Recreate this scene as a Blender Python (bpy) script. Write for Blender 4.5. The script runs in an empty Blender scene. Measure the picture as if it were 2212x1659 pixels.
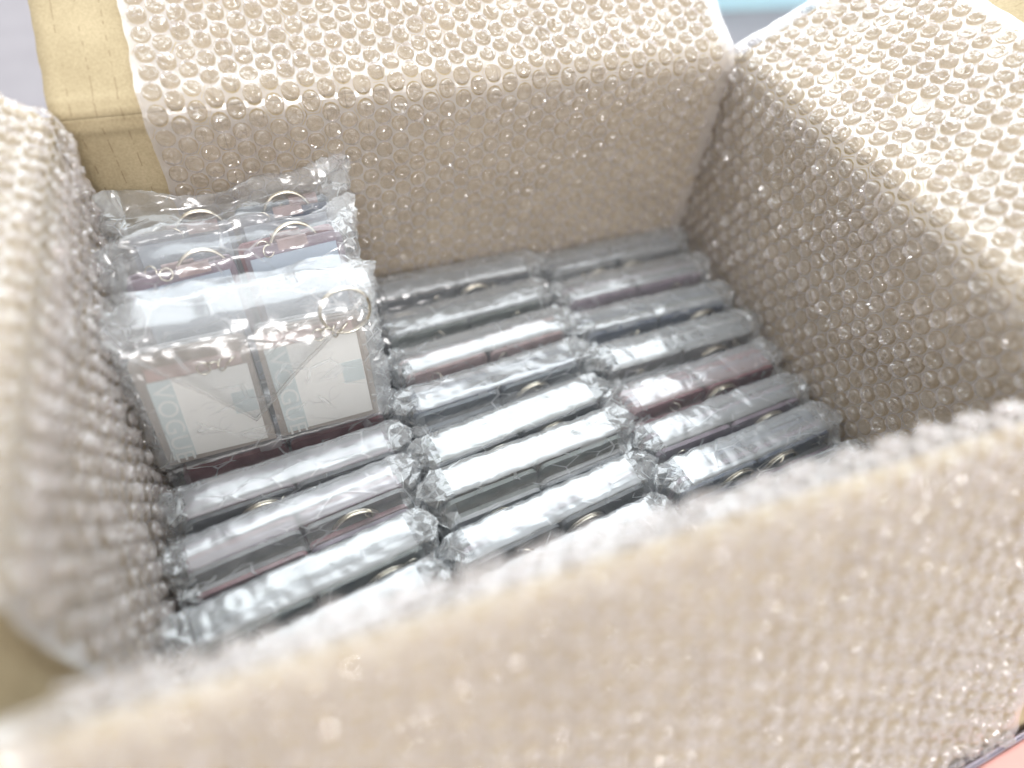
import bpy, math, random
import numpy as np
from mathutils import Matrix, Vector, noise as mnoise

# ------------------------------------------------------------------ frame
ZP = 0.100                    # height of the top of the lower layer of bags above the table
W, D = 0.370, 0.264           # inside of the carton at the film of the bubble wrap
H = ZP + 0.121                # fold line of the flaps
sc = bpy.context.scene
col = sc.collection

# ------------------------------------------------------------------ camera
cam_d = bpy.data.cameras.new('camera')
cam = bpy.data.objects.new('camera', cam_d); col.objects.link(cam)
CR = np.array([[0.93833023, -0.33725846, 0.0761125],
               [-0.21446419, -0.74044312, -0.63698437],
               [0.27118535, 0.58137828, -0.76711003]])      # rows: right, down, forward
CC = np.array([0.088808, -0.069619, 0.290121 + ZP])
m = Matrix.Identity(4)
for i in range(3):
    m[i][0] = CR[0][i]; m[i][1] = -CR[1][i]; m[i][2] = -CR[2][i]; m[i][3] = CC[i]
cam.matrix_world = m
cam_d.sensor_width = 36.0
cam_d.lens = 1414.213 / 2212 * 36
cam_d.clip_start = 0.01; cam_d.clip_end = 50
cam_d.dof.use_dof = True
cam_d.dof.focus_distance = 0.345
cam_d.dof.aperture_fstop = 1.95
sc.camera = cam

def project(p):
    q = CR @ (np.asarray(p) - CC)
    return 0.5 + 0.63934 * q[0] / q[2], 0.5 + 0.63934 * q[1] / q[2] * 4 / 3, q[2]

# ------------------------------------------------------------------ light
wd = bpy.data.worlds.new('World'); sc.world = wd; wd.use_nodes = True
bg = wd.node_tree.nodes['Background']
bg.inputs[0].default_value = (1.0, 0.985, 0.965, 1); bg.inputs[1].default_value = 0.84
def area(name, az, el, dist, sx, sy, power, colr, target):
    l = bpy.data.lights.new(name, 'AREA'); l.shape = 'RECTANGLE'; l.size = sx; l.size_y = sy
    l.energy = power; l.color = colr
    o = bpy.data.objects.new(name, l); col.objects.link(o)
    d = Vector((math.sin(math.radians(az)) * math.cos(math.radians(el)), math.cos(math.radians(az)) * math.cos(math.radians(el)), math.sin(math.radians(el))))
    o.location = Vector(target) + d * dist
    o.rotation_euler = d.to_track_quat('Z', 'Y').to_euler()
    return o
area('window_light', 18, 55, 1.5, 1.95, 1.4, 22, (0.86, 0.95, 1.0), (0.18, 0.15, ZP))
area('room_light', 182, 34, 1.6, 0.38, 0.32, 8.0, (1.0, 0.965, 0.95), (0.18, 0.15, ZP))

sc.view_settings.view_transform = 'Standard'
sc.view_settings.look = 'None'
sc.view_settings.exposure = 0.52
sc.view_settings.gamma = 1.0
sc.render.engine = 'CYCLES'
sc.cycles.use_denoising = True
sc.cycles.max_bounces = 10
sc.cycles.transparent_max_bounces = 24
sc.cycles.diffuse_bounces = 8
sc.cycles.glossy_bounces = 3
sc.cycles.use_adaptive_sampling = True
sc.cycles.adaptive_threshold = 0.06
sc.cycles.caustics_reflective = False
sc.cycles.caustics_refractive = False
sc.cycles.sample_clamp_indirect = 4.0

# ------------------------------------------------------------------ helpers
def obj(name, verts, faces, mat, parent=None, smooth=True, flat_faces=None):
    me = bpy.data.meshes.new(name)
    me.from_pydata([tuple(v) for v in verts], [], [tuple(f) for f in faces])
    if smooth:
        me.polygons.foreach_set('use_smooth', [True] * len(me.polygons))
        if flat_faces is not None:
            for i in flat_faces: me.polygons[i].use_smooth = False
    if mat: me.materials.append(mat)
    o = bpy.data.objects.new(name, me); col.objects.link(o)
    if parent: o.parent = parent
    return o
def inst(name, me, parent, mtx, mat=None):
    o = bpy.data.objects.new(name, me); col.objects.link(o)
    o.parent = parent; o.matrix_local = mtx
    if mat:
        o.material_slots[0].link = 'OBJECT'; o.material_slots[0].material = mat
    return o
def empty(name, loc, label=None, cat=None, group=None, rot=(0, 0, 0)):
    o = bpy.data.objects.new(name, None); col.objects.link(o)
    o.location = loc; o.rotation_euler = rot; o.empty_display_size = 0.02
    if label: o['label'] = label
    if cat: o['category'] = cat
    if group: o['group'] = group
    return o
def fbm(x, y, z, f):
    return mnoise.noise(Vector((x * f, y * f, z * f)))

# ------------------------------------------------------------------ materials
def newmat(name):
    mt = bpy.data.materials.new(name); mt.use_nodes = True
    nt = mt.node_tree; nt.nodes.clear()
    out = nt.nodes.new('ShaderNodeOutputMaterial')
    return mt, nt, out
def N(nt, typ, **kw):
    n = nt.nodes.new(typ)
    for k, v in kw.items(): setattr(n, k, v)
    return n
def math_node(nt, op, a, b=None, clamp=False):
    n = nt.nodes.new('ShaderNodeMath'); n.operation = op; n.use_clamp = clamp
    for i, v in enumerate((a, b)):
        if v is None: continue
        if isinstance(v, (int, float)): n.inputs[i].default_value = v
        else: nt.links.new(v, n.inputs[i])
    return n.outputs[0]
def plain(name, color, rough=0.5, metal=0.0, noise_amt=0.12, noise_scale=120, spec=0.5, bump=0.0, bump_scale=400, trans=0):
    mt, nt, out = newmat(name)
    b = N(nt, 'ShaderNodeBsdfPrincipled'); nt.links.new(b.outputs[0], out.inputs[0])
    tc = N(nt, 'ShaderNodeTexCoord'); nz = N(nt, 'ShaderNodeTexNoise'); nz.inputs['Scale'].default_value = noise_scale
    nz.inputs['Detail'].default_value = 4
    nt.links.new(tc.outputs['Object'], nz.inputs['Vector'])
    cr = N(nt, 'ShaderNodeValToRGB')
    cr.color_ramp.elements[0].position = 0.3; cr.color_ramp.elements[1].position = 0.7
    cr.color_ramp.elements[0].color = tuple(c * (1 - noise_amt) for c in color) + (1,)
    cr.color_ramp.elements[1].color = tuple(min(1, c * (1 + noise_amt)) for c in color) + (1,)
    nt.links.new(nz.outputs['Fac'], cr.inputs[0]); nt.links.new(cr.outputs[0], b.inputs['Base Color'])
    b.inputs['Roughness'].default_value = rough; b.inputs['Metallic'].default_value = metal
    b.inputs['Specular IOR Level'].default_value = spec
    if bump:
        n2 = N(nt, 'ShaderNodeTexNoise'); n2.inputs['Scale'].default_value = bump_scale
        nt.links.new(tc.outputs['Object'], n2.inputs['Vector'])
        bp = N(nt, 'ShaderNodeBump'); bp.inputs['Strength'].default_value = bump; bp.inputs['Distance'].default_value = 0.001
        nt.links.new(n2.outputs['Fac'], bp.inputs['Height']); nt.links.new(bp.outputs[0], b.inputs['Normal'])
    return mt
def film(name, rmin, rmax, power, rough, milky, milk=(0.9, 0.9, 0.9), tint=(0.97, 0.97, 0.97), wrinkle=0.0, stretch=(60, 500, 500), fine=0.0, lines=0.0, line_scale=(70, 160, 160)):
    """thin clear plastic film: lets light through, scatters a little, reflects more at a glancing angle"""
    mt, nt, out = newmat(name)
    lw = N(nt, 'ShaderNodeLayerWeight'); lw.inputs[0].default_value = 0.5
    fac = math_node(nt, 'POWER', lw.outputs['Facing'], power)
    fac = math_node(nt, 'MULTIPLY', fac, rmax - rmin)
    fac = math_node(nt, 'ADD', fac, rmin, True)
    tr = N(nt, 'ShaderNodeBsdfTransparent'); tr.inputs[0].default_value = tint + (1,)
    df = N(nt, 'ShaderNodeBsdfDiffuse'); df.inputs[0].default_value = milk + (1,)
    tl = N(nt, 'ShaderNodeBsdfTranslucent'); tl.inputs[0].default_value = milk + (1,)
    mx = N(nt, 'ShaderNodeMixShader'); mx.inputs[0].default_value = 0.35
    nt.links.new(df.outputs[0], mx.inputs[1]); nt.links.new(tl.outputs[0], mx.inputs[2])
    m1 = N(nt, 'ShaderNodeMixShader'); m1.inputs[0].default_value = milky
    nt.links.new(tr.outputs[0], m1.inputs[1]); nt.links.new(mx.outputs[0], m1.inputs[2])
    gl = N(nt, 'ShaderNodeBsdfAnisotropic'); gl.inputs['Color'].default_value = (1, 1, 1, 1); gl.inputs['Roughness'].default_value = rough
    m2 = N(nt, 'ShaderNodeMixShader'); nt.links.new(fac, m2.inputs[0])
    nt.links.new(m1.outputs[0], m2.inputs[1]); nt.links.new(gl.outputs[0], m2.inputs[2])
    nt.links.new(m2.outputs[0], out.inputs[0])
    if wrinkle:
        tc = N(nt, 'ShaderNodeTexCoord'); mp = N(nt, 'ShaderNodeMapping'); mp.inputs['Scale'].default_value = stretch
        nt.links.new(tc.outputs['Object'], mp.inputs[0])
        nz = N(nt, 'ShaderNodeTexNoise'); nz.inputs['Scale'].default_value = 1.0; nz.inputs['Detail'].default_value = 3
        nz.inputs['Distortion'].default_value = 0.6
        nt.links.new(mp.outputs[0], nz.inputs['Vector'])
        h = nz.outputs['Fac']
        if fine:
            vo = N(nt, 'ShaderNodeTexVoronoi'); vo.feature = 'DISTANCE_TO_EDGE'; vo.inputs['Scale'].default_value = 130
            nt.links.new(tc.outputs['Object'], vo.inputs['Vector'])
            e = math_node(nt, 'MINIMUM', vo.outputs['Distance'], 0.12)
            e = math_node(nt, 'MULTIPLY', e, -fine)
            h = math_node(nt, 'ADD', h, e)
        if lines:
            oi = N(nt, 'ShaderNodeObjectInfo'); mp2 = N(nt, 'ShaderNodeMapping'); mp2.inputs['Scale'].default_value = line_scale
            mp2.inputs['Rotation'].default_value = (0.3, 0.2, 0.5)
            nt.links.new(tc.outputs['Object'], mp2.inputs[0])
            ofs = N(nt, 'ShaderNodeVectorMath'); ofs.operation = 'ADD'; nt.links.new(mp2.outputs[0], ofs.inputs[0])
            nt.links.new(math_node(nt, 'MULTIPLY', oi.outputs['Random'], 37.0), ofs.inputs[1])
            n4 = N(nt, 'ShaderNodeTexVoronoi'); n4.feature = 'DISTANCE_TO_EDGE'; n4.inputs['Scale'].default_value = 1.0
            nt.links.new(ofs.outputs[0], n4.inputs['Vector'])
            n5 = N(nt, 'ShaderNodeTexNoise'); n5.inputs['Scale'].default_value = 0.9; nt.links.new(ofs.outputs[0], n5.inputs['Vector'])
            msk = math_node(nt, 'MULTIPLY', math_node(nt, 'SUBTRACT', n5.outputs['Fac'], 0.46), 7.0, True)
            rg = math_node(nt, 'SUBTRACT', 1.0, math_node(nt, 'MULTIPLY', n4.outputs['Distance'], 22.0), True)
            rg = math_node(nt, 'MULTIPLY', rg, msk)
            h = math_node(nt, 'ADD', h, math_node(nt, 'MULTIPLY', rg, 0.6))
            nt.links.new(math_node(nt, 'ADD', math_node(nt, 'MULTIPLY', rg, lines), milky, True), m1.inputs[0])
        bp = N(nt, 'ShaderNodeBump'); bp.inputs['Strength'].default_value = wrinkle; bp.inputs['Distance'].default_value = 0.0012
        nt.links.new(h, bp.inputs['Height'])
        nt.links.new(bp.outputs[0], gl.inputs['Normal'])
    return mt
def cardboard(name, axis):
    mt, nt, out = newmat(name)
    b = N(nt, 'ShaderNodeBsdfPrincipled'); nt.links.new(b.outputs[0], out.inputs[0])
    b.inputs['Roughness'].default_value = 0.85; b.inputs['Specular IOR Level'].default_value = 0.15
    tc = N(nt, 'ShaderNodeTexCoord'); sep = N(nt, 'ShaderNodeSeparateXYZ'); nt.links.new(tc.outputs['Object'], sep.inputs[0])
    nz = N(nt, 'ShaderNodeTexNoise'); nz.inputs['Scale'].default_value = 900; nz.inputs['Detail'].default_value = 5
    nt.links.new(tc.outputs['Object'], nz.inputs['Vector'])
    nb = N(nt, 'ShaderNodeTexNoise'); nb.inputs['Scale'].default_value = 35; nb.inputs['Detail'].default_value = 3
    nt.links.new(tc.outputs['Object'], nb.inputs['Vector'])
    cr = N(nt, 'ShaderNodeValToRGB')
    cr.color_ramp.elements[0].position = 0.25; cr.color_ramp.elements[1].position = 0.75
    cr.color_ramp.elements[0].color = (0.34, 0.272, 0.165, 1); cr.color_ramp.elements[1].color = (0.56, 0.465, 0.305, 1)
    s = math_node(nt, 'MULTIPLY', nb.outputs['Fac'], 0.5); s2 = math_node(nt, 'MULTIPLY', nz.outputs['Fac'], 0.5)
    nt.links.new(math_node(nt, 'ADD', s, s2), cr.inputs[0])
    # faint broken ruled lines of the corrugation, 10.5 mm apart
    wob = math_node(nt, 'MULTIPLY', nb.outputs['Fac'], 0.0016)
    co = math_node(nt, 'ADD', sep.outputs[axis], wob)
    fr = math_node(nt, 'FRACT', math_node(nt, 'DIVIDE', co, 0.0105))
    line = math_node(nt, 'LESS_THAN', fr, 0.045)
    n3 = N(nt, 'ShaderNodeTexNoise'); n3.inputs['Scale'].default_value = 160
    nt.links.new(tc.outputs['Object'], n3.inputs['Vector'])
    brk = math_node(nt, 'GREATER_THAN', n3.outputs['Fac'], 0.49)
    ln = math_node(nt, 'MULTIPLY', math_node(nt, 'MULTIPLY', line, brk), 0.5)
    mx = N(nt, 'ShaderNodeMix', data_type='RGBA'); nt.links.new(ln, mx.inputs[0])
    nt.links.new(cr.outputs[0], mx.inputs[6]); mx.inputs[7].default_value = (0.18, 0.12, 0.06, 1)
    nt.links.new(mx.outputs[2], b.inputs['Base Color'])
    bp = N(nt, 'ShaderNodeBump'); bp.inputs['Strength'].default_value = 0.25; bp.inputs['Distance'].default_value = 0.0004
    nt.links.new(nz.outputs['Fac'], bp.inputs['Height']); nt.links.new(bp.outputs[0], b.inputs['Normal'])
    return mt

M = {}
M['card_x'] = cardboard('cardboard_far', 0)
M['card_y'] = cardboard('cardboard_side', 1)
M['flat_film'] = film('bubble_wrap_film', 0.12, 0.60, 2.0, 0.26, 0.50, (0.91, 0.87, 0.865), tint=(0.98, 0.965, 0.965))
M['bubble'] = film('bubble_film', 0.08, 0.62, 2.2, 0.055, 0.22, (0.94, 0.90, 0.895), tint=(0.98, 0.965, 0.97))
M['bag'] = film('bag_film', 0.17, 0.55, 2.0, 0.21, 0.33, (0.86, 0.915, 0.96), wrinkle=0.14, stretch=(30, 150, 150), fine=0.3, lines=0.22, line_scale=(45, 100, 100))
M['bag_front'] = film('bag_film_front', 0.07, 0.50, 2.4, 0.12, 0.15, (0.88, 0.92, 0.96), wrinkle=0.30, stretch=(40, 300, 300), fine=0.6, lines=0.45, line_scale=(50, 120, 120))
M['bag_crumple'] = film('bag_film_crumpled', 0.10, 0.50, 2.0, 0.20, 0.28, (0.89, 0.93, 0.96), wrinkle=0.25, stretch=(80, 80, 80), fine=0.3, lines=0.40, line_scale=(90, 90, 90))
M['bag_mouth'] = film('bag_film_mouth', 0.08, 0.55, 2.2, 0.18, 0.10, (0.90, 0.94, 0.97), wrinkle=0.22, stretch=(40, 90, 90), fine=0.4, lines=0.35, line_scale=(34, 60, 60))
M['bag_clear'] = film('bag_film_clear', 0.07, 0.50, 2.4, 0.16, 0.14, (0.92, 0.94, 0.96), wrinkle=0.22, stretch=(50, 120, 120), fine=0.4, lines=0.35, line_scale=(38, 38, 70))
M['steel'] = plain('ring_metal', (0.86, 0.81, 0.70), 0.25, 1.0, 0.04, 200)
PL = {'charcoal': (0.12, 0.125, 0.135), 'slate': (0.18, 0.205, 0.235), 'navy': (0.12, 0.145, 0.20), 'maroon': (0.27, 0.13, 0.145),
      'plum': (0.27, 0.215, 0.265), 'olive': (0.16, 0.185, 0.175), 'grey': (0.34, 0.35, 0.36), 'rose': (0.42, 0.31, 0.31), 'pale': (0.55, 0.58, 0.62)}
for k, c in PL.items(): M[k] = plain(k + '_acrylic', c, 0.25, 0.0, 0.25, 90, 0.6)
M['white_card'] = plain('white_card', (0.90, 0.91, 0.90), 0.6, 0, 0.03, 40)
M['blue_card'] = plain('pale_blue_card', (0.55, 0.64, 0.76), 0.5, 0, 0.05, 40)
M['teal_print'] = plain('teal_print', (0.66, 0.74, 0.76), 0.6, 0, 0.05, 40)
M['letter'] = plain('letter_print', (0.84, 0.87, 0.87), 0.6, 0, 0.02, 40)
M['grey_ink'] = plain('grey_ink', (0.70, 0.70, 0.71), 0.6, 0, 0.05, 40)
M['pink_header'] = plain('pink_header', (0.56, 0.45, 0.43), 0.5, 0, 0.1, 60)
M['taupe'] = plain('taupe_plate', (0.40, 0.36, 0.33), 0.3, 0, 0.12, 60)
M['floor'] = plain('floor_vinyl', (0.30, 0.28, 0.30), 0.6, 0, 0.05, 25, 0.3, 0.6, 150)
M['blue_tub'] = plain('blue_plastic', (0.58, 0.88, 1.0), 0.35, 0, 0.03, 10)
M['blue_tub_lid'] = plain('blue_lid_plastic', (0.40, 0.70, 0.88), 0.35, 0, 0.03, 10)
M['maroon_cloth'] = plain('maroon_cloth', (0.13, 0.03, 0.045), 0.9, 0, 0.3, 300, 0.1, 0.6, 900)
M['pink_case'] = plain('pink_silicone', (0.80, 0.42, 0.38), 0.55, 0, 0.04, 30)
M['black_case'] = plain('black_glass', (0.02, 0.02, 0.025), 0.3, 0, 0.1, 30)
M['lilac_case'] = plain('lilac_rim', (0.62, 0.58, 0.70), 0.4, 0, 0.04, 30)

# ------------------------------------------------------------------ floor and backdrop
fl = obj('floor', [(-6, -3, 0), (8, -3, 0), (8, 9, 0), (-6, 9, 0)], [(0, 1, 2, 3)], M['floor'])
fl['kind'] = 'structure'

# ------------------------------------------------------------------ the folded profile shared by walls, flaps and wrap
# side: origin of u, direction of u, outward direction
SIDES = {'far': (np.array([0, D, 0.]), np.array([1., 0, 0]), np.array([0, 1., 0])),
         'right': (np.array([W, D, 0.]), np.array([0, -1., 0]), np.array([1., 0, 0])),
         'left': (np.array([0, 0, 0.]), np.array([0, 1., 0]), np.array([-1., 0, 0])),
         'near': (np.array([W, 0, 0.]), np.array([-1., 0, 0]), np.array([0, -1., 0]))}
ANG = {'far': 30, 'right': 30, 'left': 42, 'near': -62}
class Profile:
    """wall straight up, rounded fold, flap outwards; v is the length along it counted from z0"""
    def __init__(s, side, z0, off, R):
        s.o, s.u, s.out = SIDES[side]; s.th = math.radians(ANG[side]); s.R = R; s.z0 = z0; s.off = off
        s.fe = math.pi / 2 - s.th
        s.zc = H - (R * math.tan(s.fe / 2) if ANG[side] > -10 else R) + (0 if ANG[side] > -10 else -off)
        s.v1 = s.zc - z0; s.v2 = s.v1 + R * s.fe
    def at(s, u, v):
        if v <= s.v1: a, z, f = 0.0, s.z0 + v, 0.0
        elif v <= s.v2:
            f = (v - s.v1) / s.R; a, z = s.R * (1 - math.cos(f)), s.zc + s.R * math.sin(f)
        else:
            f = s.fe; e = v - s.v2
            a, z = s.R * (1 - math.cos(f)) + e * math.sin(f), s.zc + s.R * math.sin(f) + e * math.cos(f)
        a += s.off
        n = -math.cos(f) * s.out + math.sin(f) * np.array([0, 0, 1.])
        t = math.sin(f) * s.out + math.cos(f) * np.array([0, 0, 1.])
        p = s.o + u * s.u + a * s.out + z * np.array([0, 0, 1.])
        return p, n, t

# ------------------------------------------------------------------ carton
carton = empty('carton', (W / 2, D / 2, 0), 'open brown corrugated cardboard carton with flaps folded out', 'carton')
def cpart(name, verts, faces, mat):
    o = obj(name, [np.array(v) - np.array([W / 2, D / 2, 0]) for v in verts], faces, mat, carton, smooth=False)
    return o
TH = 0.0042
def panel(side, u0, u1, vs, mat, name, ragged=0.0):
    pr = Profile(side, 0.0045, 0.0045, 0.004)
    nu = 60; vv = []; ff = []
    rnd = random.Random(hash(name) % 1000 + len(side))
    us = np.linspace(u0, u1, nu + 1)
    for layer in (0, 1):
        for v in vs:
            for u in us:
                p, n, t = pr.at(u, v)
                # pressed score line at the fold, slight buckle of the board
                g = 0.0011 * math.exp(-((v - (pr.v1 - 0.006)) / 0.0022) ** 2) + 0.0008 * math.exp(-((v - (pr.v2 + 0.004)) / 0.0025) ** 2)
                g += 0.0006 * fbm(u + 3, v, 0.5, 25)
                if side == 'far': g += 0.0009 * math.exp(-((u - (0.018 + 0.14 * (pr.v1 - v) * 0.6)) / 0.0012) ** 2) * (1 if v < pr.v1 else 0)
                w = 0.0
                if u == u0 or u == u1: w = ragged * fbm(0, v, u, 160) * (1 if u == u1 else -1)
                vv.append(p + n * (g - layer * TH) + SIDES[side][1] * w)
    nv = len(vs); st = nu + 1; L = nv * st
    for j in range(nv - 1):
        for i in range(nu):
            a = j * st + i
            ff.append((a, a + 1, a + st + 1, a + st)); ff.append((L + a, L + a + st, L + a + st + 1, L + a + 1))
    for j in range(nv - 1):
        for i in (0, nu):
            a = j * st + i; ff.append((a, a + st, L + a + st, L + a) if i == 0 else (a, L + a, L + a + st, a + st))
    for i in range(nu):
        for j in (0, nv - 1):
            a = j * st + i; ff.append((a, L + a, L + a + 1, a + 1) if j == 0 else (a, a + 1, L + a + 1, L + a))
    o = cpart(name, vv, ff, mat)
    o.data.polygons.foreach_set('use_smooth', [True] * len(o.data.polygons))
    for i in range(len(ff) - 2 * nu - 2 * (nv - 1), len(ff)): o.data.polygons[i].use_smooth = False
    return o
FLAP = {'far': 0.135, 'right': 0.140, 'left': 0.135, 'near': 0.172}
for side in ('far', 'right', 'left', 'near'):
    pr = Profile(side, 0.0045, 0.0045, 0.004)
    ln = W if side in ('far', 'near') else D
    mat = M['card_x'] if side in ('far', 'near') else M['card_y']
    lo = list(np.linspace(0, pr.v1 - 0.02, 12)) + list(np.linspace(pr.v1 - 0.017, pr.v1, 10))
    hi = list(np.linspace(pr.v1, pr.v2, 7)) + list(np.linspace(pr.v2 + 0.001, pr.v2 + 0.02, 12)) + list(np.linspace(pr.v2 + 0.026, pr.v2 + FLAP[side], 18))
    e0 = 0.0090 if side in ('far', 'near') else 0.0043
    panel(side, -e0, ln + e0, lo, mat, 'wall')
    x0, x1 = (-0.003, ln + 0.003)
    if side == 'near': x0, x1 = -0.004, ln + 0.006
    if side == 'far': x1 = ln - 0.004
    panel(side, x0, x1, hi, mat, 'flap', 0.0007)
b0, b1 = -0.0085, 0.0045
bz = [(-TH, -TH, 0.0003), (W + TH, -TH, 0.0003), (W + TH, D + TH, 0.0003), (-TH, D + TH, 0.0003)]
cpart('base', bz + [(x, y, 0.0042) for x, y, z in bz], [(3, 2, 1, 0), (4, 5, 6, 7), (0, 1, 5, 4), (1, 2, 6, 5), (2, 3, 7, 6), (3, 0, 4, 7)], M['card_y'])

# ------------------------------------------------------------------ bubble wrap
PITCH, RB, HB = 0.0103, 0.0046, 0.0036
SEG = 18
def bubble_shape(seed):
    rnd = random.Random(seed)
    prof = [(1.0, 0.0), (1.0, 0.30), (0.975, 0.58), (0.91, 0.80), (0.80, 0.93), (0.64, 0.99), (0.46, 1.0), (0.28, 1.0), (0.12, 1.0)]
    creases = [(rnd.uniform(0, math.pi), rnd.uniform(-0.5, 0.5), rnd.uniform(0.09, 0.25), rnd.uniform(0.16, 0.46)) for _ in range(rnd.choice((3, 3, 4, 5)))]
    dent = (rnd.uniform(-0.5, 0.5), rnd.uniform(-0.5, 0.5), rnd.uniform(0.0, 0.35))
    hs = rnd.uniform(0.75, 1.05)
    def top(x, y, z, r):
        k = max(0.0, min(1.0, (1.02 - r) / 0.25)) * max(0, min(1, (z - 0.2) * 2))
        d = 0
        for a, c, w, dp in creases:
            s = x * math.cos(a) + y * math.sin(a) - c
            d -= dp * max(0, 1 - abs(s) / w)
            d += 0.10 * math.copysign(1, s) * min(1, abs(s) / 0.25)
        d -= dent[2] * math.exp(-((x - dent[0]) ** 2 + (y - dent[1]) ** 2) / 0.15)
        d += 0.22 * mnoise.noise(Vector((x * 2.6 + seed * 7, y * 2.6, 0)))
        return z + d * k
    vs = []; fs = []
    for r, z in prof:
        for i in range(SEG):
            a = 2 * math.pi * i / SEG
            x, y = r * math.cos(a), r * math.sin(a)
            vs.append((x * RB, y * RB, top(x, y, z, r) * HB * hs))
    vs.append((0, 0, top(0, 0, 1.0, 0) * HB * hs))
    for j in range(len(prof) - 1):
        for i in range(SEG):
            k = (i + 1) % SEG
            fs.append((j * SEG + i, j * SEG + k, (j + 1) * SEG + k, (j + 1) * SEG + i))
    j = len(prof) - 1
    for i in range(SEG): fs.append((j * SEG + i, j * SEG + (i + 1) % SEG, len(vs) - 1))
    return np.array(vs), fs
BV = [bubble_shape(11 + i) for i in range(14)]
def bubble_mesh(i):
    me = bpy.data.meshes.new('bubble'); me.from_pydata([tuple(v) for v in BV[i][0]], [], BV[i][1])
    me.polygons.foreach_set('use_smooth', [k < 4 * SEG for k in range(len(me.polygons))]); me.materials.append(M['bubble']); return me
BM = [bubble_mesh(i) for i in range(len(BV))]

def wrap(side, u0, u1, zlo, flap_len, axis, label, R=0.017, puff=0.003, wave=0.0012, seed=1, phase=(0, 0), edge=0.0):
    pr = Profile(side, zlo, 0.0, R)
    vmax = pr.v2 + flap_len
    def surf(u, v):
        p, n, t = pr.at(u, v)
        vf = (v - pr.v1) / max(1e-6, pr.v2 - pr.v1)
        w = wave * (fbm(u + seed, v, seed, 22) + 0.6 * fbm(u, v + seed, 3, 50))
        w += puff * math.exp(-((v - 0.5 * (pr.v1 + pr.v2)) / 0.016) ** 2) * (0.8 + 0.4 * fbm(u + seed * 3, 0.1, 0, 30))
        return p + n * w, n, t
    cells = []
    nmax = int(0.9 / PITCH)
    for i in range(-nmax, nmax):
        for j in range(-nmax, nmax):
            if axis == 'v': u = u0 + phase[0] + i * PITCH * 0.8660254; v = phase[1] + (j + 0.5 * (i % 2)) * PITCH
            else: v = phase[1] + j * PITCH * 0.8660254; u = u0 + phase[0] + (i + 0.5 * (j % 2)) * PITCH
            u += 0.0005 * fbm(u * 3, v * 3, seed, 40); v += 0.0005 * fbm(v * 3, u * 3, seed + 4, 40)
            if u0 - 0.55 * PITCH < u < u1 + 0.55 * PITCH and -0.003 < v < vmax + 0.5 * PITCH: cells.append((u, v))
    root = empty('bubble_wrap_sheet', tuple(pr.at((u0 + u1) / 2, 0)[0]), label, 'bubble wrap', 'bubble wrap sheets lining the carton')
    org = np.array(root.location)
    rnd = random.Random(seed)
    fv = []; ff = []; bl = []
    K = 12
    for (u, v) in cells:
        whole = u0 + RB < u < u1 - RB and v + RB < vmax
        base = len(fv)
        for k in range(K):
            a = 2 * math.pi * k / K + (0 if axis == 'v' else math.pi / 2)
            hx = (PITCH / 2) / max(math.cos(((a - (math.pi / 2 if axis == 'v' else 0)) % (math.pi / 3)) - math.pi / 6) / math.cos(math.pi / 6) * math.cos(math.pi / 6), 1e-6) if False else None
            # outline of the six-sided cell
            loc = (a - (math.pi / 6 if axis == 'v' else 0)) % (math.pi / 3)
            rr = (PITCH / 2) / math.cos(abs(loc - 0) if loc < math.pi / 6 else math.pi / 3 - loc)
            ov, ou = v + rr * math.sin(a), u + rr * math.cos(a)
            eu0 = u0 + edge * fbm(0, ov, seed, 90); eu1 = u1 + edge * fbm(1, ov, seed, 90)
            ou = min(max(ou, eu0), eu1); ov = min(max(ov, 0.0), vmax + edge * fbm(ou, 5, seed, 70))
            fv.append(surf(ou, ov)[0] - org)
        if whole:
            for k in range(K):
                a = 2 * math.pi * k / K + (0 if axis == 'v' else math.pi / 2)
                fv.append(surf(u + RB * math.cos(a), v + RB * math.sin(a))[0] - org)
            for k in range(K):
                l = (k + 1) % K; ff.append((base + k, base + l, base + K + l, base + K + k))
            p, n, t = surf(u, v)
            fade = project(p)
            front = float(np.dot(n, CC - p)) / np.linalg.norm(CC - p)
            vis = fade[2] > 0 and -0.01 < fade[0] < 1.01 and -0.01 < fade[1] < 1.01
            bl.append((p - org, n, t, (front + 0.35) / fade[2] if vis and front > -0.1 else -1))
        else:
            fv.append(np.mean(fv[base:base + K], axis=0))
            for k in range(K): ff.append((base + k, base + (k + 1) % K, base + K))
    obj('film', fv, ff, M['flat_film'], root, smooth=False)
    bl.sort(key=lambda b: -b[3])
    sv = []; sf = []
    for i, (p, n, t, key) in enumerate(bl):
        b = np.cross(t, n); a = rnd.uniform(0, 6.283); c, s = math.cos(a), math.sin(a)
        e1 = c * b + s * t; e2 = np.cross(n, e1); q = rnd.randrange(len(BV)); k = rnd.uniform(0.96, 1.0)
        hz = rnd.uniform(0.70, 1.12) if rnd.random() > 0.09 else rnd.uniform(0.22, 0.5)
        if i < 300 and key > 0:
            mt = Matrix(((e1[0] * k, e2[0] * k, n[0] * hz, p[0]), (e1[1] * k, e2[1] * k, n[1] * hz, p[1]), (e1[2] * k, e2[2] * k, n[2] * hz, p[2]), (0, 0, 0, 1)))
            inst('bubble', BM[q], root, mt)
        else:
            st = len(sv)
            V = BV[q][0]; sv.extend((p + np.outer(V[:, 0] * k, e1) + np.outer(V[:, 1] * k, e2) + np.outer(V[:, 2] * hz, n)).tolist())
            sf.extend(tuple(x + st for x in f) for f in BV[q][1])
    if sv:
        o = obj('bubble_mass', sv, sf, M['bubble'], root); o['kind'] = 'stuff'
        nf = len(BV[0][1]); o.data.polygons.foreach_set('use_smooth', [k % nf < 4 * SEG for k in range(len(sf))])
    return root
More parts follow.
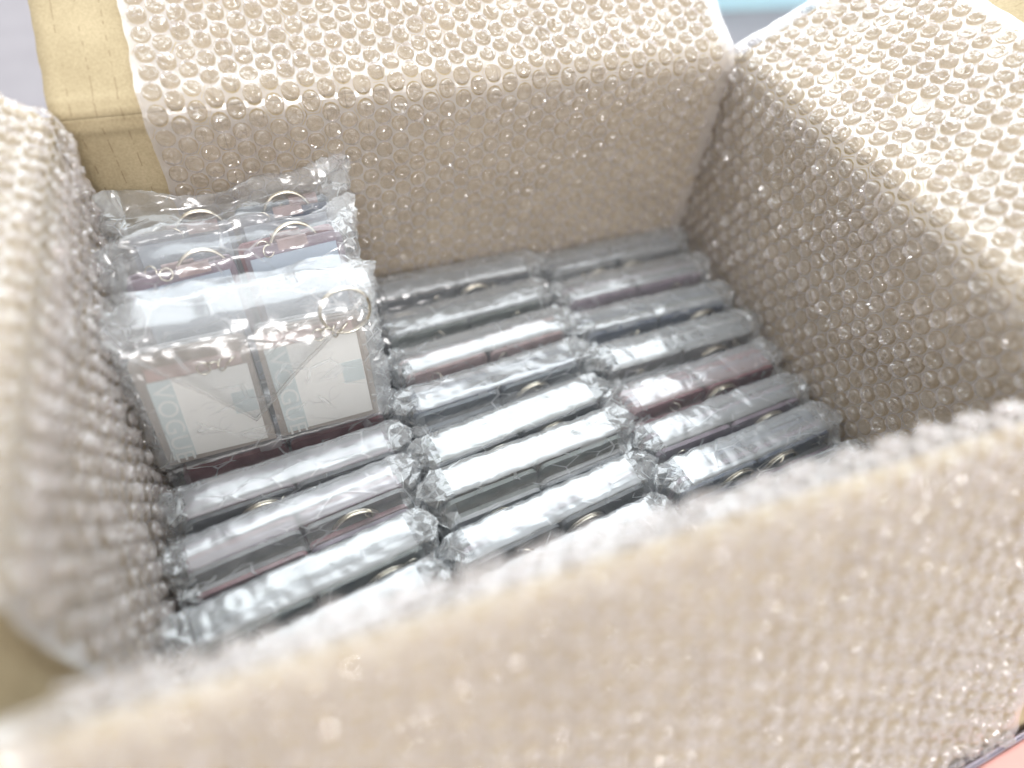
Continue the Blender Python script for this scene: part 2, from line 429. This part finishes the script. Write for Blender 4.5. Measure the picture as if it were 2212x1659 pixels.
wrap('far', 0.0355, W - 0.002, 0.06, 0.128, 'v', 'bubble wrap sheet on the far wall, a strip of bare cardboard beside its cut edge', seed=3, phase=(0.007, 0.004), edge=0.0012)
wrap('right', -0.010, D - 0.002, 0.06, 0.094, 'u', 'glossy white-lit bubble wrap sheet over the wall whose flap has a bare cardboard corner', seed=8, phase=(0.003, 0.002), edge=0.002, wave=0.0016)
wrap('left', 0.026, D - 0.002, 0.06, 0.125, 'u', 'cream bubble wrap sheet on the wall beside the tall upright bags', seed=14, phase=(0.004, 0.006), edge=0.002, R=0.014, puff=0.004)
wrap('near', 0.012, W - 0.004, 0.06, 0.186, 'v', 'blurred bubble wrap sheet hanging down over the steep near flap', seed=21, phase=(0.002, 0.001), edge=0.003, R=0.0065, puff=0.0008)

# ------------------------------------------------------------------ bags of keychains
def plate_mesh(w, h, t, r):
    """upright acrylic plate with rounded top corners; base at z=0, middle at y=0"""
    pts = [(-w / 2, 0), (w / 2, 0)]
    for k in range(4):
        a = k * math.pi / 6; pts.append((w / 2 - r + r * math.cos(a), h - r + r * math.sin(a)))
    for k in range(4):
        a = math.pi / 2 + k * math.pi / 6; pts.append((-w / 2 + r + r * math.cos(a), h - r + r * math.sin(a)))
    n = len(pts); vs = [(x, -t / 2, z) for x, z in pts] + [(x, t / 2, z) for x, z in pts]
    fs = [tuple(range(n)), tuple(range(2 * n - 1, n - 1, -1))] + [(i, n + i, n + (i + 1) % n, (i + 1) % n) for i in range(n)]
    me = bpy.data.meshes.new('charm_plate'); me.from_pydata(vs, [], fs); me.materials.append(M['charcoal']); return me
def ring_mesh(R, r, coils=2, nu=40, nv=7):
    vs = []; fs = []
    for c in range(coils):
        b = len(vs); off = (c - (coils - 1) / 2) * r * 1.9
        for i in range(nu):
            a = 2 * math.pi * i / nu
            for j in range(nv):
                q = 2 * math.pi * j / nv
                vs.append(((R + r * math.cos(q)) * math.cos(a), off + r * math.sin(q), (R + r * math.cos(q)) * math.sin(a)))
        for i in range(nu):
            for j in range(nv):
                fs.append((b + i * nv + j, b + i * nv + (j + 1) % nv, b + ((i + 1) % nu) * nv + (j + 1) % nv, b + ((i + 1) % nu) * nv + j))
    me = bpy.data.meshes.new('key_ring'); me.from_pydata(vs, [], fs); me.polygons.foreach_set('use_smooth', [True] * len(me.polygons))
    me.materials.append(M['steel']); return me
PLATE_HI = plate_mesh(0.0520, 0.0905, 0.0024, 0.004)
PLATE_LO = plate_mesh(0.0520, 0.0800, 0.0024, 0.004)
RING = ring_mesh(0.0122, 0.00080)
LINK = ring_mesh(0.0030, 0.00045, 1, 20, 6)
def TRS(x, y, z, rx=0, ry=0, rz=0):
    return Matrix.Translation((x, y, z)) @ Matrix.Rotation(rz, 4, 'Z') @ Matrix.Rotation(ry, 4, 'Y') @ Matrix.Rotation(rx, 4, 'X')

def shell(section, L, seed, mats, parent, front=None, amp=0.0007, crumple=0.0017, yc=None, ear=0.004, top_drop=0.0, crest=None, jitter=0.0):
    """bag film: cross-section (y,z) swept along x, pinched to a crumpled fin at both ends"""
    rnd = random.Random(seed)
    sec = []
    for (y0, z0), (y1, z1) in zip(section[:-1], section[1:]):
        n = max(1, int(math.hypot(y1 - y0, z1 - z0) / (0.0022 if max(z0, z1) > section[0][1] + 0.04 else 0.02)))
        for k in range(n): sec.append((y0 + (y1 - y0) * k / n, z0 + (z1 - z0) * k / n))
    sec.append(section[-1])
    if yc is None: yc = sum(y for y, z in section) / len(section)
    zt = max(z for y, z in sec)
    h = L / 2
    xs = [-h - 0.0055, -h - 0.0040, -h - 0.002, -h + 0.0005] + list(np.linspace(-h + 0.003, h - 0.003, 58)) + [h - 0.0005, h + 0.002, h + 0.0040, h + 0.0055]
    kk = {0: 0.12, 1: 0.62, 2: 0.90, 3: 0.99}
    vs = []; ns = len(sec); nx = len(xs)
    tips = (rnd.uniform(0.2, 1), rnd.uniform(0.2, 1))
    lowf = [(rnd.uniform(30, 90), rnd.uniform(0, 6), rnd.uniform(-1, 1)) for _ in range(4)]
    for i, x in enumerate(xs):
        e = min(i, nx - 1 - i); k = kk.get(e, 1.0); sgn = -1 if x < 0 else 1
        tip = tips[0 if x < 0 else 1]
        near_end = math.exp(-(h - min(abs(x), h)) / 0.011)
        for j, (y, z) in enumerate(sec):
            q = Vector((x * 1000, y * 1000, z * 1000))
            a = amp * (1 - near_end) + crumple * near_end
            top = min(1, max(0, (z - (zt - 0.05)) / 0.03))
            d1 = mnoise.noise(q * 0.055 + Vector((seed * 3.1, 0, 0))); d2 = mnoise.noise(q * 0.16 + Vector((0, seed * 2.3, 0)))
            d3 = abs(mnoise.noise(q * 0.22 + Vector((seed, seed, 0))))
            dz = a * (d1 + 0.5 * d2 - 0.9 * d3 + 0.2) * top; dy = a * (0.8 * d2 + 0.5 * mnoise.noise(q * 0.09 + Vector((5, seed, 1)))) * top
            dx = 0.0
            if e <= 3:
                up = (z - (zt - 0.04)) / 0.04
                dx = sgn * (rnd.uniform(-0.0012, 0.0012) + ear * tip * max(0, up) ** 2 * (3 - e) / 3)
                dz += rnd.uniform(-0.0015, 0.0010) * top; dy += rnd.uniform(-0.0012, 0.0012)
            yy = yc + (y - yc) * k + dy
            zz = z + dz - (1 - k) * top_drop * max(0, (z - (zt - 0.03)) / 0.03)
            if crest is not None: yy, zz = crest(x, yy, zz)
            vs.append((x + dx, yy, zz))
    fs = []; flat = []
    for i in range(nx - 1):
        for j in range(ns - 1):
            a = i * ns + j
            q = (a, a + ns, a + ns + 1, a + 1)
            if min(i, nx - 2 - i) <= 5:
                t = [(q[0], q[1], q[2]), (q[0], q[2], q[3])] if rnd.random() < 0.5 else [(q[0], q[1], q[3]), (q[1], q[2], q[3])]
                flat += [len(fs), len(fs) + 1]; fs += t
            else: fs.append(q)
    o = obj('film_bag', vs, fs, mats[0], parent, True, flat)
    for mm in mats[1:]: o.data.materials.append(mm)
    fset = set(flat)
    for p in o.data.polygons:
        c = p.center
        if p.index in fset and abs(c[0]) > h - 0.007: p.material_index = len(mats) - 1
        elif front is not None and (c[1] < front[0] and c[2] < front[1]): p.material_index = 1
    return o

def lower_pack(xc, yb, yaw, pal, seed, label, L=0.1105, ztop=0.0, tilt=0.0):
    rnd = random.Random(seed * 17 + 5); tilt += random.Random(seed * 5 + 1).uniform(-0.035, 0.03)
    zb = 0.0047; zt = ZP - zb + ztop
    root = empty('keychain_pack', (xc, yb - 0.013, zb), label, 'keychain pack', 'bagged keychain packs standing in the carton', (tilt, 0, math.radians(yaw)))
    yo = 0.013
    for half in (-1, 1):
        cx = half * 0.0268
        for k in range(6):
            dz = zt - 0.0045 - 0.0905 - rnd.uniform(0, 0.0012)
            inst('charm_plate', PLATE_HI, root, TRS(cx + rnd.uniform(-.0006, .0006), yo - 0.0028 - 0.0030 * k, dz, rnd.uniform(-.004, .004), 0, rnd.uniform(-.006, .006)), M[pal[k % len(pal)]])
        for k in range(2):
            dz = zt - 0.0125 - 0.0800 - rnd.uniform(0, 0.0018)
            inst('charm_plate', PLATE_LO, root, TRS(cx + rnd.uniform(-.0008, .0008), yo - 0.0226 - 0.0026 * k, dz, rnd.uniform(-.004, .004), 0, rnd.uniform(-.008, .008)), M[pal[(k + 1 + (half > 0)) % len(pal)]])
        # split rings: one in the groove, one before the front plates
        if rnd.random() < 0.5:
            inst('key_ring', RING, root, TRS(cx + rnd.uniform(-.016, .013), yo - 0.0202, zt - 0.0056 - 0.0122 - rnd.uniform(0, .005), rnd.uniform(-.05, .03), rnd.uniform(0, 6), rnd.uniform(-.03, .03)), None)
        if rnd.random() < 0.6:
            inst('key_ring', RING, root, TRS(cx + rnd.uniform(-.017, .013), yo - 0.0268, zt - 0.0112 - 0.0122 - rnd.uniform(0, .0050), rnd.uniform(-.12, -.05), rnd.uniform(0, 6), rnd.uniform(-.03, .03)), None)
        if rnd.random() < 0.8:
            inst('chain_link', LINK, root, TRS(cx + rnd.uniform(-.020, .020), yo - 0.0208, zt - 0.0100, rnd.uniform(-.6, .6), 0, rnd.uniform(-1, 1)), None)
    s = 0.0006 * rnd.uniform(-1, 1); f = rnd.uniform(-0.0020, 0.0012)
    sec = [(yo + 0.0006, 0.001), (yo + 0.0008, zt - 0.006), (yo + 0.0006, zt - 0.0012), (yo - 0.0006, zt - 0.0001), (yo - 0.009, zt + 0.0004 + s), (yo - 0.0186 - f, zt - 0.0003 - s),
           (yo - 0.0197 - f, zt - 0.0012 - s), (yo - 0.0208 - f * 0.6, zt - 0.0045), (yo - 0.0220, zt - 0.0088), (yo - 0.0260, zt - 0.0100), (yo - 0.0280, zt - 0.0120), (yo - 0.0290, zt - 0.0160), (yo - 0.0293, zt - 0.030), (yo - 0.0290, 0.001)]
    shell(sec, L, seed, (M['bag'], M['bag_front'], M['bag_crumple']), root, front=(yo - 0.0180, zt - 0.0024), amp=rnd.uniform(0.0004, 0.0009), yc=yo - 0.009, ear=rnd.uniform(0.003, 0.009), top_drop=rnd.uniform(0.002, 0.006))
    return root
ORD = ['first', 'second', 'third', 'fourth', 'fifth', 'sixth', 'seventh', 'eighth']
COL2 = [(262, 2, 'grey charcoal slate grey'), (232, 5, 'slate olive charcoal grey'), (199, 6, 'charcoal rose grey slate'), (169, 6, 'navy slate charcoal navy'),
        (140, 9, 'olive charcoal slate olive'), (110, 7, 'charcoal olive grey charcoal'), (81, 9, 'slate charcoal plum slate'), (53, 9, 'grey slate charcoal slate')]
COL3 = [(262, 3, 'slate grey navy charcoal'), (231, 3, 'charcoal plum grey slate'), (199, 2, 'slate navy olive grey'), (171, 3, 'charcoal grey charcoal slate'),
        (138, 5, 'maroon maroon plum maroon'), (108, 6, 'charcoal plum slate charcoal'), (80, 6, 'slate navy charcoal plum'), (52, 6, 'grey charcoal slate navy')]
LOOK = {'maroon': 'maroon', 'rose': 'grey and rose', 'navy': 'navy', 'olive': 'dark olive', 'plum': 'plum', 'slate': 'slate', 'charcoal': 'charcoal', 'grey': 'grey'}
for c, (rows, xc, cname) in enumerate(((COL2, 0.1865, 'middle'), (COL3, 0.3075, 'outer'))):
    for i, (yb, yaw, pal) in enumerate(rows):
        lab = f"clear bag of {LOOK[pal.split()[0]]} keychain plates, {ORD[i]} from the far wall in the {'middle row' if c == 0 else 'wall-side row'}"
        lower_pack(xc + random.Random(i + c * 9).uniform(-.001, .001), yb / 1000, yaw, pal.split(), 30 + c * 20 + i, lab, ztop=random.Random(i * 3 + c).uniform(-0.0035, 0.0015))
COL1 = [(259, 3, 'charcoal slate charcoal grey', 'clear bag of charcoal plates hidden beneath the rearmost upright bag'),
        (229, 3, 'slate charcoal grey slate', 'clear bag of slate plates hidden beneath the second upright bag'),
        (199, 3, 'charcoal grey slate slate', 'clear bag of grey plates hidden beneath the upright bag with lettered cards'),
        (169, 4, 'plum maroon charcoal maroon', 'clear bag of maroon plates peeking out below the upright bag with lettered cards'),
        (140, 6, 'plum charcoal plum grey', 'clear bag of plum plates just in front of the upright bag with lettered cards'),
        (112, 9, 'plum grey maroon plum', 'clear bag of purple plates, third from the near flap beside the left bubble wrap'),
        (82, 10, 'charcoal olive slate charcoal', 'clear bag of dark plates, second from the near flap beside the cream bubble wrap'),
        (52, 10, 'slate charcoal grey slate', 'clear bag of slate plates half hidden behind the near flap beside the cream bubble wrap')]
for i, (yb, yaw, pal, lab) in enumerate(COL1):
    lower_pack(0.0640, yb / 1000, yaw, pal.split(), 80 + i, lab, L=0.1130, ztop=-0.0045 if i < 4 else 0.0)

# ------------------------------------------------------------------ upright bags of the second layer
UZ = ZP - 0.0015
LEAN = math.radians(17)
PLATE_UP = plate_mesh(0.0500, 0.0720, 0.0026, 0.0035)
def card_mesh(w, h, t):
    vs = [(sx * w / 2, sy * t / 2, z) for sy in (-1, 1) for z in (0, h) for sx in (-1, 1)]
    me = bpy.data.meshes.new('insert_card')
    me.from_pydata(vs, [], [(0, 1, 3, 2), (4, 6, 7, 5), (0, 4, 5, 1), (2, 3, 7, 6), (0, 2, 6, 4), (1, 5, 7, 3)]); me.materials.append(M['blue_card']); return me
CARD_UP = card_mesh(0.0440, 0.0660, 0.0006)
def upright(xc, yf, yaw, rows, seed, label, crest_h):
    rnd = random.Random(seed)
    root = empty('upright_keychain_pack', (xc, yf, UZ), label, 'keychain pack', 'upright bagged packs of the second layer', (-LEAN, 0, math.radians(yaw)))
    n = len(rows)
    for k, (lc, rc) in enumerate(rows):
        for half, cc in ((-1, lc), (1, rc)):
            cx = half * 0.0268 + rnd.uniform(-.001, .001); y = 0.002 + k * 0.0072
            dz = 0.0005 + rnd.uniform(0, 0.003) + (0.002 if half > 0 else 0)
            p = inst('charm_plate', PLATE_UP, root, TRS(cx, y, dz, 0, rnd.uniform(-.012, .012), rnd.uniform(-.01, .01)), M[cc])
            inst('insert_card', CARD_UP, root, TRS(cx, y - 0.0019, dz + 0.001, 0, rnd.uniform(-.012, .012), 0), M['blue_card'])
            hd = obj('header_strip', [(-0.009, -0.0016, 0.0685), (0.006, -0.0016, 0.0685), (0.006, 0.0016, 0.0685), (-0.009, 0.0016, 0.0685),
                                      (-0.009, -0.0016, 0.0735), (0.006, -0.0016, 0.0735), (0.006, 0.0016, 0.0735), (-0.009, 0.0016, 0.0735)],
                     [(0, 3, 2, 1), (4, 5, 6, 7), (0, 1, 5, 4), (1, 2, 6, 5), (2, 3, 7, 6), (3, 0, 4, 7)], M['rose'], root, smooth=False)
            hd.location = (cx + rnd.uniform(0.0, .014), y, dz)
            if k == 0: inst('key_ring', RING, root, TRS(hd.location[0] + rnd.uniform(-.003, .003), y + 0.0032, 0.0705 + rnd.uniform(-.003, .001), rnd.uniform(-.15, .1), 0, rnd.uniform(-.05, .05)), None)
            inst('chain_link', LINK, root, TRS(hd.location[0] - 0.014, y - 0.002, 0.0735, rnd.uniform(-.6, .6), 0, rnd.uniform(-1, 1)), None)
    T = 0.0072 * n + 0.001
    def crest(x, y, z):
        k = max(0, (z - 0.076) / 0.02)
        return y + k * (0.004 * math.sin(x * 70 + seed) + 0.003 * math.sin(x * 160 + seed * 2)), z + k * (0.004 * math.sin(x * 45 + seed) + 0.002 * math.sin(x * 130))
    sec = [(-0.0022, 0.001), (-0.0026, 0.060), (-0.0024, 0.074), (0.0010, 0.0790), (T * 0.45, 0.0830), (T * 0.55, crest_h), (T * 0.62, crest_h - 0.0004), (T * 0.72, 0.0830), (T + 0.0005, 0.0780), (T + 0.001, 0.060), (T + 0.001, 0.001)]
    shell(sec, 0.1115, seed, (M['bag_clear'], M['bag_crumple']), root, amp=0.0012, crumple=0.003, yc=T * 0.55, ear=0.009, top_drop=0.001, crest=crest)
    return root
upright(0.0645, 0.2215, 4, (('navy', 'navy'), ('charcoal', 'slate')), 5, 'upright clear bag of navy plates with rose tabs against the far bubble wrap wall', 0.093)
upright(0.0655, 0.1920, 7, (('plum', 'plum'), ('plum', 'maroon')), 9, 'upright clear bag of purple plates wedged between two other upright bags', 0.090)

# the front upright bag: two lettered cards, folded-over bag mouth
root = empty('upright_keychain_pack', (0.0625, 0.1500, UZ), 'upright clear bag with two white cards lettered down one side and a folded pointed mouth', 'keychain pack', 'upright bagged packs of the second layer', (-math.radians(20), 0, math.radians(2)))
PLATE_BIG = plate_mesh(0.0520, 0.0600, 0.0026, 0.003)
def slab(name, x0, x1, z0, z1, y0, y1, mat, parent, tilt=0.0):
    cx, cz = (x0 + x1) / 2, (z0 + z1) / 2
    vs = [(x - cx, y, z - cz) for y in (y0, y1) for z in (z0, z1) for x in (x0, x1)]
    o = obj(name, vs, [(0, 1, 3, 2), (4, 6, 7, 5), (0, 4, 5, 1), (2, 3, 7, 6), (0, 2, 6, 4), (1, 5, 7, 3)], mat, parent, smooth=False)
    o.location = (cx, 0, cz); o.rotation_euler = (0, tilt, 0); return o
def text_on(parent, s, size, mat, x, y, z, rz, name='lettering', sx=1.0):
    cu = bpy.data.curves.new(name, 'FONT'); cu.body = s; cu.size = size; cu.extrude = 0.00003; cu.resolution_u = 4; cu.space_character = 1.06
    t = bpy.data.objects.new(name, cu); col.objects.link(t)
    dg = bpy.context.evaluated_depsgraph_get(); me = bpy.data.meshes.new_from_object(t.evaluated_get(dg))
    bpy.data.objects.remove(t); me.materials.clear(); me.materials.append(mat)
    o = bpy.data.objects.new(name, me); col.objects.link(o); o.parent = parent
    o.matrix_local = Matrix.Translation((x, y, z)) @ Matrix.Rotation(math.pi / 2, 4, 'X') @ Matrix.Rotation(rz, 4, 'Z') @ Matrix.Diagonal((sx, 1, 1, 1))
    return o
def strokes(name, curves, r, mat, parent, y):
    vs = []; fs = []
    for pts in curves:
        for (a, b) in zip(pts[:-1], pts[1:]):
            dx, dz = b[0] - a[0], b[1] - a[1]; l = math.hypot(dx, dz) or 1; nx, nz = -dz / l * r, dx / l * r
            k = len(vs)
            for yy in (y, y - 0.00006):
                vs += [(a[0] + nx, yy, a[1] + nz), (a[0] - nx, yy, a[1] - nz), (b[0] - nx, yy, b[1] - nz), (b[0] + nx, yy, b[1] + nz)]
            fs += [(k, k + 1, k + 2, k + 3), (k + 7, k + 6, k + 5, k + 4), (k, k + 3, k + 7, k + 4), (k + 1, k + 5, k + 6, k + 2)]
    return obj(name, vs, fs, mat, parent, smooth=False)
def arc(cx, cz, rx, rz, a0, a1, n=9):
    return [(cx + rx * math.cos(math.radians(a0 + (a1 - a0) * i / n)), cz + rz * math.sin(math.radians(a0 + (a1 - a0) * i / n))) for i in range(n + 1)]
for half in (-1, 1):
    cx = -0.0285 if half < 0 else 0.0262
    for k in range(4):
        inst('charm_plate', PLATE_BIG, root, TRS(cx, 0.0022 + 0.0036 * k, 0.0005, 0, 0.012 * half, 0), M['taupe' if k < 2 else 'grey'])
    zt = 0.0475 if half < 0 else 0.0520
    card = slab('insert_card', cx - 0.0225, cx + 0.0225, 0.0030, zt, 0.0003, 0.0009, M['white_card'], root, 0.02 if half < 0 else -0.012)
    hz = (zt - 0.003) / 2
    slab('print_band', -0.0225, -0.0120, -hz, hz, -0.00001, 0.0004, M['teal_print'], card)
    slab('print_patch', 0.0115, 0.0222, -0.004, 0.008, -0.00001, 0.0004, M['teal_print'], card)
    text_on(card, 'VOGUE', 0.0125, M['letter'], -0.0212, -0.0001, hz - 0.002, -math.pi / 2, sx=1.02 * (2 * hz) / 0.0445)
    strokes('line_drawing', [arc(0.001, 0.004, 0.0035, 0.0018, 20, 170), arc(0.001, 0.0035, 0.0022, 0.001, 200, 340), arc(-0.007, 0.002, 0.0022, 0.0014, 30, 190),
                             arc(0.0, -0.006, 0.009, 0.006, 200, 330), arc(0.006, -0.010, 0.004, 0.006, 80, 200), arc(-0.004, -0.014, 0.006, 0.003, 20, 120)], 0.00012, M['grey_ink'], card, -0.00008)
    slab('header_strip', cx - 0.021, cx + 0.021, zt + 0.0006, zt + 0.0070, 0.0004, 0.0009, M['pink_header'], root, 0.01)
    if half > 0: inst('key_ring', RING, root, TRS(cx + 0.019, -0.0012, zt + 0.0125, 0.12, 0.3, 0.05), None)
    for q in range(4):
        inst('chain_link', LINK, root, TRS(cx + 0.004 + q * 0.0042, -0.0010, zt + 0.0025 + (q % 2) * 0.0012, 0.9 * (q % 2), 0.4, 0.5 * q), None)
sec = [(-0.0022, 0.0005), (-0.0026, 0.030), (-0.0030, 0.052), (0.0005, 0.064), (0.0060, 0.074), (0.0120, 0.0815), (0.0150, 0.0825), (0.0175, 0.080), (0.0180, 0.060), (0.0178, 0.0005)]
shell(sec, 0.1130, 77, (M['bag_clear'], M['bag_crumple']), root, amp=0.0012, crumple=0.0028, yc=0.010, ear=0.007, top_drop=0.0)
# folded-over mouth of the bag: a shelf of film that droops forward to a point
def mouth():
    rnd = random.Random(4); nu, nv = 44, 30
    vs = []; fs = []
    tipx = -0.0085; tipz = 0.0185
    prof = [(0.0, 0.0150, 0.0870), (0.16, 0.0050, 0.0835), (0.34, -0.0080, 0.0775), (0.46, -0.0120, 0.0690), (0.62, -0.0105, 0.0540), (0.80, -0.0072, 0.0380), (1.0, -0.0052, tipz)]
    def at(s):
        for (a, y0, z0), (b, y1, z1) in zip(prof[:-1], prof[1:]):
            if s <= b + 1e-9:
                t = (s - a) / (b - a); return y0 + (y1 - y0) * t, z0 + (z1 - z0) * t
        return prof[-1][1:]
    for j in range(nv + 1):
        s = j / nv; y, z = at(s)
        k = 1.0 if s < 0.36 else max(0.0, (1 - s) / 0.64)
        xl = tipx + (-0.0580 - tipx) * k; xr = tipx + (0.0590 - tipx) * k
        for i in range(nu + 1):
            t = i / nu; x = xl + (xr - xl) * t
            e = min(t, 1 - t)
            bulge = 0.0012 * math.sin(math.pi * t) * (1 - s)
            q = Vector((x * 1000, s * 60, 3))
            d = 0.0011 * mnoise.noise(q * 0.07) + 0.0008 * abs(mnoise.noise(q * 0.18)) + 0.0016 * mnoise.noise(Vector((x * 40, s * 2, 9)))
            fold = 0.0010 * math.exp(-(e / 0.03) ** 2) if s > 0.3 else 0
            edge = -0.006 * math.exp(-((1 - t) / 0.05) ** 2) * math.exp(-(s / 0.15) ** 2)
            vs.append((x, y - fold - d * min(1, s * 3) - bulge, z + d * (1 - s) + edge * 0.3))
    for j in range(nv):
        for i in range(nu):
            a = j * (nu + 1) + i; fs.append((a, a + 1, a + nu + 2, a + nu + 1))
    fl_ = obj('bag_mouth', vs, fs, M['bag_mouth'], root)
    # doubled creased edges running to the point
    for side in (0, nu):
        line = [Vector(vs[j * (nu + 1) + side]) for j in range(11, nv + 1)]
        for off in (0.0, 0.0016):
            vv = []; ff = []
            for k, p in enumerate(line):
                w = 0.00035; o2 = Vector((0, -0.0006, off))
                vv += [p + o2 + Vector((0, 0, w)), p + o2 + Vector((0, -0.0004, 0)), p + o2 + Vector((0, 0, -w))]
            for k in range(len(line) - 1):
                a = k * 3; ff += [(a, a + 3, a + 4, a + 1), (a + 1, a + 4, a + 5, a + 2), (a + 2, a + 5, a + 3, a)]
            obj('crease', vv, ff, M['crease'], fl_)
M['crease'] = film('crease_film', 0.35, 0.95, 1.5, 0.2, 0.4, (0.93, 0.94, 0.95))
mouth()

# ------------------------------------------------------------------ things beyond the carton
def rounded_box(name, x0, x1, y0, y1, z0, z1, r, mat, parent, seg=5):
    pts = []
    for (cx, cy, a0) in ((x1 - r, y1 - r, 0), (x0 + r, y1 - r, 90), (x0 + r, y0 + r, 180), (x1 - r, y0 + r, 270)):
        for k in range(seg + 1):
            a = math.radians(a0 + 90 * k / seg); pts.append((cx + r * math.cos(a), cy + r * math.sin(a)))
    n = len(pts); mx, my = (x0 + x1) / 2, (y0 + y1) / 2; b = min(r * 0.3, (z1 - z0) * 0.3)
    vs = []
    for z, k in ((z0, 0), (z1 - b, 0), (z1 - b * 0.3, b * 0.3), (z1, b)):
        for x, y in pts: vs.append((mx + (x - mx) * (1 - k / max(1e-6, (x1 - x0) / 2)), my + (y - my) * (1 - k / max(1e-6, (y1 - y0) / 2)), z))
    fs = [tuple(range(n - 1, -1, -1)), tuple(range(3 * n, 4 * n))]
    for j in range(3): fs += [(j * n + i, j * n + (i + 1) % n, (j + 1) * n + (i + 1) % n, (j + 1) * n + i) for i in range(n)]
    return obj(name, vs, fs, mat, parent, smooth=False)
tub = empty('storage_tub', (0.98, 1.06, 0), 'light blue plastic tub standing on the floor behind the carton', 'tub', rot=(0, 0, math.radians(-4)))
rounded_box('tub_body', -0.34, 0.30, -0.22, 0.22, 0.0005, 0.30, 0.03, M['blue_tub'], tub)
rounded_box('tub_lid', -0.35, 0.31, -0.23, 0.23, 0.3005, 0.325, 0.035, M['blue_tub_lid'], tub)
# dark red cloth by the near left corner
vs = []; fs = []; n = 26
for j in range(n + 1):
    for i in range(n + 1):
        x, y = -0.24 + 0.19 * i / n, -0.10 + 0.19 * j / n
        vs.append((x, y, 0.006 + 0.007 * (1 + mnoise.noise(Vector((x * 28, y * 14, 2)))) + 0.004 * mnoise.noise(Vector((x * 60, y * 60, 1)))))
for j in range(n):
    for i in range(n): a = j * (n + 1) + i; fs.append((a, a + 1, a + n + 2, a + n + 1))
cl = obj('cloth', vs, fs, M['maroon_cloth'])
sd = cl.modifiers.new('thickness', 'SOLIDIFY'); sd.thickness = 0.004; sd.offset = -1
cl['label'] = 'dark maroon cloth lying on the floor below a bare cardboard corner'; cl['category'] = 'cloth'
# pink, black and lilac slab standing in front of the near flap
ph = empty('tablet_case', (0.390, -0.1022, 0), 'pink slab-shaped case with black face and lilac rim at the end of the near flap', 'case', rot=(0, 0, math.radians(3)))
rounded_box('case_body', -0.070, 0.085, -0.0030, 0.0085, 0.0005, 0.071, 0.0038, M['pink_case'], ph)
rounded_box('front_panel', -0.062, 0.080, -0.0060, -0.0032, 0.0005, 0.0675, 0.0012, M['black_case'], ph)
rounded_box('rim', -0.072, 0.087, 0.0087, 0.0108, 0.0005, 0.0695, 0.0015, M['lilac_case'], ph)
